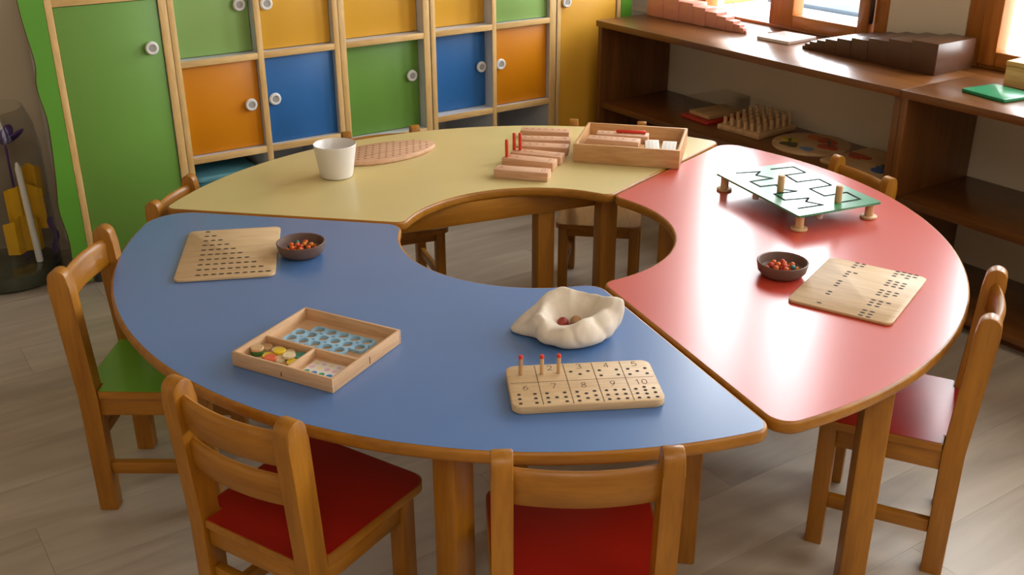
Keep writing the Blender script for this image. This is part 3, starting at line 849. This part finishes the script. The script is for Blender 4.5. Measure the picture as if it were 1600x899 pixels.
# bowls with beads
def bowl(label, x, y, bead_loc, cols):
    bm = new_bm()
    lathe(bm, [(.036, 0), (.044, .002), (.053, .012), (.0565, .029), (.0568, .0322), (.055, .0335), (.0528, .0322), (.049, .014), (.040, .0075), (.02, .006)], 48)
    tag(finish('bowl', bm, CLAY, None, (x, y, ZT)), label, 'bowl', 'small brown clay bowls')
    k = 0
    spots = []
    for lay, (nr, rad, zz) in enumerate(((9, .033, .0135), (6, .019, .0135), (1, 0, .0135), (7, .024, .0225), (3, .009, .0235))):
        for q in range(nr):
            a = 2 * math.pi * q / nr + lay * .7 + random.uniform(-.15, .15)
            spots.append((rad * math.cos(a), rad * math.sin(a), zz))
    for bi, (px, py, pz) in enumerate(spots):
        nm, hexc = random.choice(cols)
        bm = new_bm(); lathe(bm, [(.0025, -.0048), (.0054, -.0026), (.0060, 0), (.0054, .0026), (.0025, .0048)], 10, Matrix.Rotation(random.uniform(0, 3), 4, 'X'))
        tag(finish('bead', bm, plain('bead_' + nm, hexc, .35, var=.03), None, (x + px, y + py, ZT + pz)), 'small %s bead in the %s' % (nm, bead_loc), 'bead', '%s beads in the %s' % (nm, bead_loc))
BC = [('orange', 'E0641C'), ('orange', 'E0641C'), ('orange', 'E0641C'), ('orange', 'E0641C'), ('red', 'C03A20'), ('teal', '2A6E6A'), ('amber', 'D88A30'), ('orange', 'E0641C')]
bowl('small brown clay bowl with orange beads on the blue table', -.557, -.146, 'bowl on the blue table', BC)
bowl('small brown clay bowl with orange beads on the red table', .543, -.274, 'bowl on the red table', BC)

# number board
NB, NA = (.065, -.793), 5.5
t = on_table('number_board', 'thick wooden number board with holes for one to ten', 'board', NB[0], NB[1], NA)
bm = new_bm(); prism(bm, round_poly(rect(.268, .149), .018, 8), 0, .0152, bev=.002); finish('base', bm, wood('birch_board', 'D0AC7E', 'DDBE92', 'x', .5, 0, 1.3), t)
zt = .0154
bm = new_bm()
ribbon(bm, [(-.1295, .0093), (.1295, .0093)], .0011, zt)
for lx in (-.080, -.0272, .0258, .0782): ribbon(bm, [(lx, .071), (lx, -.071)], .0013, zt)
o = finish('engraved_grid', bm, plain('engraved_line', '5A4128', .8, var=.05), t); o['kind'] = 'stuff'
bm = new_bm()
for q, (nm, px, py) in enumerate((('1', -.107, .060), ('2', -.0534, .060), ('3', .0005, .060), ('4', .0516, .060), ('5', .1036, .060), ('6', -.105, -.0085), ('7', -.0545, -.0075), ('8', -.0009, -.0085), ('9', .0516, -.0085), ('10', .103, -.008))):
    write(bm, nm, px, py, .0088, .0165, .0012, zt)
o = finish('numerals', bm, plain('engraved_line', '5A4128', .8, var=.05), t); o['kind'] = 'stuff'
g = [(-.108, .031)]
holes = [(-.108, .041), (-.0699, .0388), (-.0391, .0391), (-.0166, .041), (-.0009, .0309), (.0151, .0407)]
holes += [(.0362, .0412), (.0677, .0412), (.0362, .0219), (.0677, .0219), (.0889, .0415), (.1205, .0412), (.1045, .0316), (.0889, .0213), (.1206, .0214)]
r3 = (-.0325, -.048, -.0633)
holes += [(xx, yy) for xx in (-.1188, -.0908) for yy in r3]
holes += [(xx, yy) for xx in (-.0695, -.0381) for yy in r3] + [(-.0538, -.0478)]
holes += [(xx, yy) for xx in (-.0163, .0148) for yy in r3] + [(-.0007, -.0395), (-.0007, -.056)]
holes += [(xx, yy) for xx in (.0362, .0518, .0675) for yy in r3]
holes += [(xx, yy) for xx in (.0885, .1205) for yy in r3] + [(.1045, yy) for yy in (-.0275, -.0385, -.0508, -.0645)]
bm = new_bm()
for px, py in holes: disc(bm, px, py, zt + .0001, .0034, 14)
o = finish('holes', bm, BLACK, t); o['kind'] = 'stuff'
for i in range(3):
    p = in_frame(NB, NA, *holes[i], ZT + .0158)
    t = thing('counting_peg', ['leftmost', 'middle', 'rightmost'][i] + ' red tipped wooden peg standing in the number board', 'peg', p, 0, 'red tipped pegs in the number board')
    bm = new_bm(); lathe(bm, [(.0034, 0), (.0036, .001), (.0036, .0315)], 14); finish('shaft', bm, ply('z'), t)
    bm = new_bm(); lathe(bm, [(.0038, .0316), (.0040, .0325), (.0040, .0365), (.0028, .0385)], 14); finish('tip', bm, RED, t)

# maze board on feet
MB_, MA = (.690, .207), 23.3
t = on_table('maze_board', 'green maze board on short wooden feet on the red table', 'toy', MB_[0], MB_[1], MA)
ZB0, ZB1 = .040, .0455
bm = new_bm(); prism(bm, round_poly([(-.1325, -.188), (.1235, -.188), (.1285, .184), (-.1255, .184)], .004), ZB0, ZB1); finish('panel', bm, GREENB, t)
m1 = [(-.0761, .1607), (-.009, .1463), (-.0372, .1236), (-.0139, .0822), (-.0846, .0841), (-.0848, .0378), (-.038, .0335), (-.0476, -.0003), (-.0211, -.0313), (-.0882, -.027), (-.0929, -.0764), (-.0269, -.0882), (-.0501, -.1084), (-.027, -.1455), (-.1004, -.1424)]
m3 = [(.0329, .1517), (.103, .1449), (.1012, .0894), (.0362, .0911), (.0276, .03), (.0978, .0261), (.0942, -.0281), (.0228, -.0293), (.0214, -.092), (.0928, -.0921), (.0877, -.149), (.0304, -.1489)]
for m in (m1, m3):
    bm = new_bm(); ribbon(bm, m, .0058, ZB1 + .0008); finish('maze_groove', bm, INK, t)
for px, py in ((-.061, -.0158), (.0207, -.1446)):
    bm = new_bm(); lathe(bm, [(.0085, ZB1 + .0004), (.009, ZB1 + .002), (.009, ZB1 + .042), (.0075, ZB1 + .044)], 18, Matrix.Translation((px, py, 0))); finish('handle_peg', bm, ply('z'), t)
for px, py in ((-.112, -.168), (.106, -.168), (.108, .166), (-.108, .166)):
    bm = new_bm(); lathe(bm, [(.011, .006), (.011, ZB0 - .0002)], 18, Matrix.Translation((px, py, 0))); lg = finish('foot_post', bm, ply('z'), t)
    bm = new_bm(); lathe(bm, [(.020, 0), (.021, .001), (.021, .005), (.020, .0058)], 24, Matrix.Translation((px, py, 0))); finish('foot_disc', bm, ply('x'), lg)
CLEARB = pane_material('clear_bead', (.9, .9, .9, 1), 1.5)
for px, py in ((-.085, -.12), (-.05, -.165), (-.11, .02)):
    bm = new_bm(); lathe(bm, [(.0075, .02), (.0085, .022), (.0085, ZB0 - .0004)], 16, Matrix.Translation((px, py, 0))); finish('slider', bm, plain('pale_slider', 'C8BEB8', .3, var=.02), t)

# compartment tray on the blue table
TX, TA = (-.432, -.652), -27.5
TL, TW, TH = .230, .222, .029
t = on_table('compartment_tray', 'shallow wooden tray with three compartments on the blue table', 'tray', TX[0], TX[1], TA)
PL_ = lambda a: wood('thin_ply', 'CFA276', 'DFBA92', a, .6, 0, 1.2)
boxo('bottom', PL_('x'), t, -TL / 2 + .005, TL / 2 - .005, -TW / 2 + .005, TW / 2 - .005, 0, .004, 0)
for nm, b in (('long_wall', (-TL / 2, TL / 2, -TW / 2, -TW / 2 + .005)), ('long_wall', (-TL / 2, TL / 2, TW / 2 - .005, TW / 2)), ('short_wall', (-TL / 2, -TL / 2 + .005, -TW / 2 + .0052, TW / 2 - .0052)), ('short_wall', (TL / 2 - .005, TL / 2, -TW / 2 + .0052, TW / 2 - .0052))):
    boxo(nm, PL_('x' if nm[0] == 'l' else 'y'), t, *b, 0, TH, .0008)
boxo('divider', PL_('x'), t, -TL / 2 + .0052, TL / 2 - .0052, -.020, -.015, .0042, .0225, .0006)
boxo('divider', PL_('y'), t, .004, .009, -TW / 2 + .0052, -.0202, .0042, .0225, .0006)
bm = new_bm()
box(bm, TL / 2 + .00005, TL / 2 + .0003, .004, .006, .005, .019); box(bm, -.001, .001, -TW / 2 - .0003, -TW / 2 - .00005, .006, .014)
o = finish('slot_marks', bm, BLACK, t, smooth=0)
# blue sheet with round holes
HP, HR = .0285, .0108
bm = new_bm()
cells = [(c, r) for r in range(3) for c in range(6) if (c, r) not in ((0, 2), (5, 0))]
for c_, r_ in cells:
    cx = -.078 + c_ * HP + (r_ % 2) * .008 * 0; cy = .016 + r_ * .0265
    n = 20; ring0, ring1, sq = [], [], []
    for k in range(n):
        a = 2 * math.pi * k / n; ca, sa = math.cos(a), math.sin(a)
        m = max(abs(ca) / (HP / 2), abs(sa) / (.0265 / 2))
        sq.append((cx + ca / m, cy + sa / m))
        ring0.append((cx + HR * ca, cy + HR * sa))
    loops = [[(x, y, .0045) for x, y in sq], [(x, y, .0105) for x, y in sq], [(x, y, .0105) for x, y in ring0], [(x, y, .0045) for x, y in ring0]]
    loft(bm, loops + [loops[0]], False, False)
bmesh.ops.remove_doubles(bm, verts=bm.verts[:], dist=.00005)
sheet = thing('hole_sheet', 'light blue sheet with round holes in the back of the tray', 'sheet', in_frame(TX, TA, 0, 0, ZT), RAD(TA))
finish('sheet', bm, plain('pale_blue_sheet', '93BBD2', .6, var=.25, vscale=22), sheet, smooth=0)
# coloured discs
dc = [('cream', 'E6D2A8'), ('yellow', 'E8C22A'), ('dark green', '3E6E2E'), ('orange red', 'D8633E'), ('teal', '4E9A86'), ('tan', 'CDA678')]
lay = [(-.098, -.034, 0, 'tan'), (-.071, -.034, 0, 'cream'), (-.044, -.034, 0, 'cream'), (-.018, -.034, 0, 'teal'),
       (-.098, -.061, 0, 'dark green'), (-.071, -.061, 0, 'yellow'), (-.044, -.061, 0, 'cream'), (-.014, -.061, 0, 'yellow'),
       (-.098, -.090, 0, 'cream'), (-.071, -.090, 0, 'orange red'), (-.044, -.090, 0, 'tan'), (-.016, -.090, 0, 'dark green'),
       (-.096, -.062, 1, 'dark green'), (-.095, -.063, 2, 'tan'), (-.03, -.05, 1, 'cream'), (-.056, -.074, 1, 'orange red'), (-.058, -.044, 1, 'yellow')]
dm = dict(dc)
for (px, py, lv, nm) in lay:
    bm = new_bm(); lathe(bm, [(.0112, 0), (.0122, .0008), (.0122, .0048), (.0114, .0056)], 24)
    where = ('lying flat', 'lying on top of other discs', 'on top of the stack')[lv]
    tag(finish('disc', bm, plain('disc_' + nm, dm[nm], .45, var=.04), None, in_frame(TX, TA, px + random.uniform(-.0008, .0008), py, ZT + .0044 + lv * .0058), random.uniform(0, 3)),
        'round %s wooden disc %s in the tray' % (nm, where), 'disc', '%s discs %s in the tray' % (nm, where))
t = thing('task_card', 'white card with printed coloured dots in the tray', 'card', in_frame(TX, TA, .060, -.064, ZT + .0046), RAD(TA + 3))
boxo('sheet', plain('card_paper', 'EDE6DE', .7, var=.02), t, -.042, .042, -.036, .036, 0, .0012, .0004)
bm = {}
for q in range(5):
    for col, py, rr in ((('2E9A6E', '2E86C0')[q % 2], -.008, .0064), (('E8B8BC', 'F0DFA0', 'E8B8BC')[q % 3], .011, .0055), (('EBD9A0', 'E6C4C8')[q % 2], .0265, .0045)):
        b = bm.setdefault(col, new_bm()); disc(b, -.033 + q * .0165, py, .0014, rr, 14)
for col, b in bm.items():
    o = finish('printed_dots', b, plain('dot_' + col, col, .7, var=.03), t); o['kind'] = 'stuff'

# cotton bag
bm = new_bm()
NS = 96
prof = [(.066, .000), (.078, .004), (.086, .014), (.086, .028), (.081, .042), (.073, .054), (.066, .0595), (.060, .0585), (.049, .051), (.038, .041), (.029, .024), (.010, .012)]
rings = []
rnd = [random.uniform(0, 6.28) for _ in range(8)]
for i, (r, z) in enumerate(prof):
    ring = []
    for k in range(NS):
        a = 2 * math.pi * k / NS
        t_ = i / (len(prof) - 1)
        up = max(0, 1 - abs(i - 6) / 5.0)
        fold = .06 * math.sin(3 * a + .6) + .05 * (abs(math.sin(2.5 * a + 1.1 + i * .12)) - .6) + .035 * (abs(math.sin(5.5 * a + 2.0 - i * .2)) - .6)
        rr = r * (1 + fold * (.35 + up))
        zz = z * (1 + .24 * up * math.sin(a + .25) + .09 * up * math.sin(4 * a + .4) + .05 * up * (abs(math.sin(4.5 * a)) - .5))
        if i <= 6:
            tail = math.exp(-((((a - RAD(176) + math.pi) % (2 * math.pi)) - math.pi) / .30) ** 2)
            rr += .050 * tail * (1 - i / 8) ; zz *= 1 - .60 * tail * (1 - abs(i - 3) / 9)
            ear = math.exp(-((((a - RAD(8) + math.pi) % (2 * math.pi)) - math.pi) / .16) ** 2)
            rr += .030 * ear * up; zz += .006 * ear * up
        if i >= 7:
            zz -= .004 * math.sin(2 * a)
        ring.append(bm.verts.new((rr * math.cos(a) * 1.02, rr * math.sin(a) * .93, max(zz, 0))))
    rings.append(ring)
for a, b in zip(rings, rings[1:]):
    for k in range(NS): bm.faces.new((a[k], a[(k + 1) % NS], b[(k + 1) % NS], b[k]))
bm.faces.new(rings[0][::-1]); bm.faces.new(rings[-1])
bag = finish('cloth_bag', bm, CLOTH, None, (.055, -.568, ZT), RAD(-4), smooth=180)
sub = bag.modifiers.new('smooth', 'SUBSURF'); sub.levels = 1; sub.render_levels = 1
crease = bpy.data.textures.new('cloth_creases', 'MUSGRAVE'); crease.musgrave_type = 'RIDGED_MULTIFRACTAL'; crease.noise_scale = .045; crease.octaves = 2
dsp = bag.modifiers.new('creases', 'DISPLACE'); dsp.texture = crease; dsp.strength = -.003; dsp.mid_level = .6
tag(bag, 'open cream cotton bag with folded rim on the blue table', 'bag')
for i, (px, py, pz, nm, hexc) in enumerate(((.010, .008, .0235, 'tan wooden', 'B98A5C'), (-.016, .004, .0225, 'dark red', '9A3A2A'), (.004, -.015, .0225, 'brown', '7A4E30'))):
    bm = new_bm(); bmesh.ops.create_uvsphere(bm, u_segments=16, v_segments=10, radius=.0115)
    tag(finish('toy_ball', bm, plain('ball_' + nm.replace(' ', '_'), hexc, .45, var=.05), None, (.055 + px, -.568 + py, ZT + pz)), '%s ball inside the open cotton bag' % nm, 'ball', 'balls in the cotton bag')
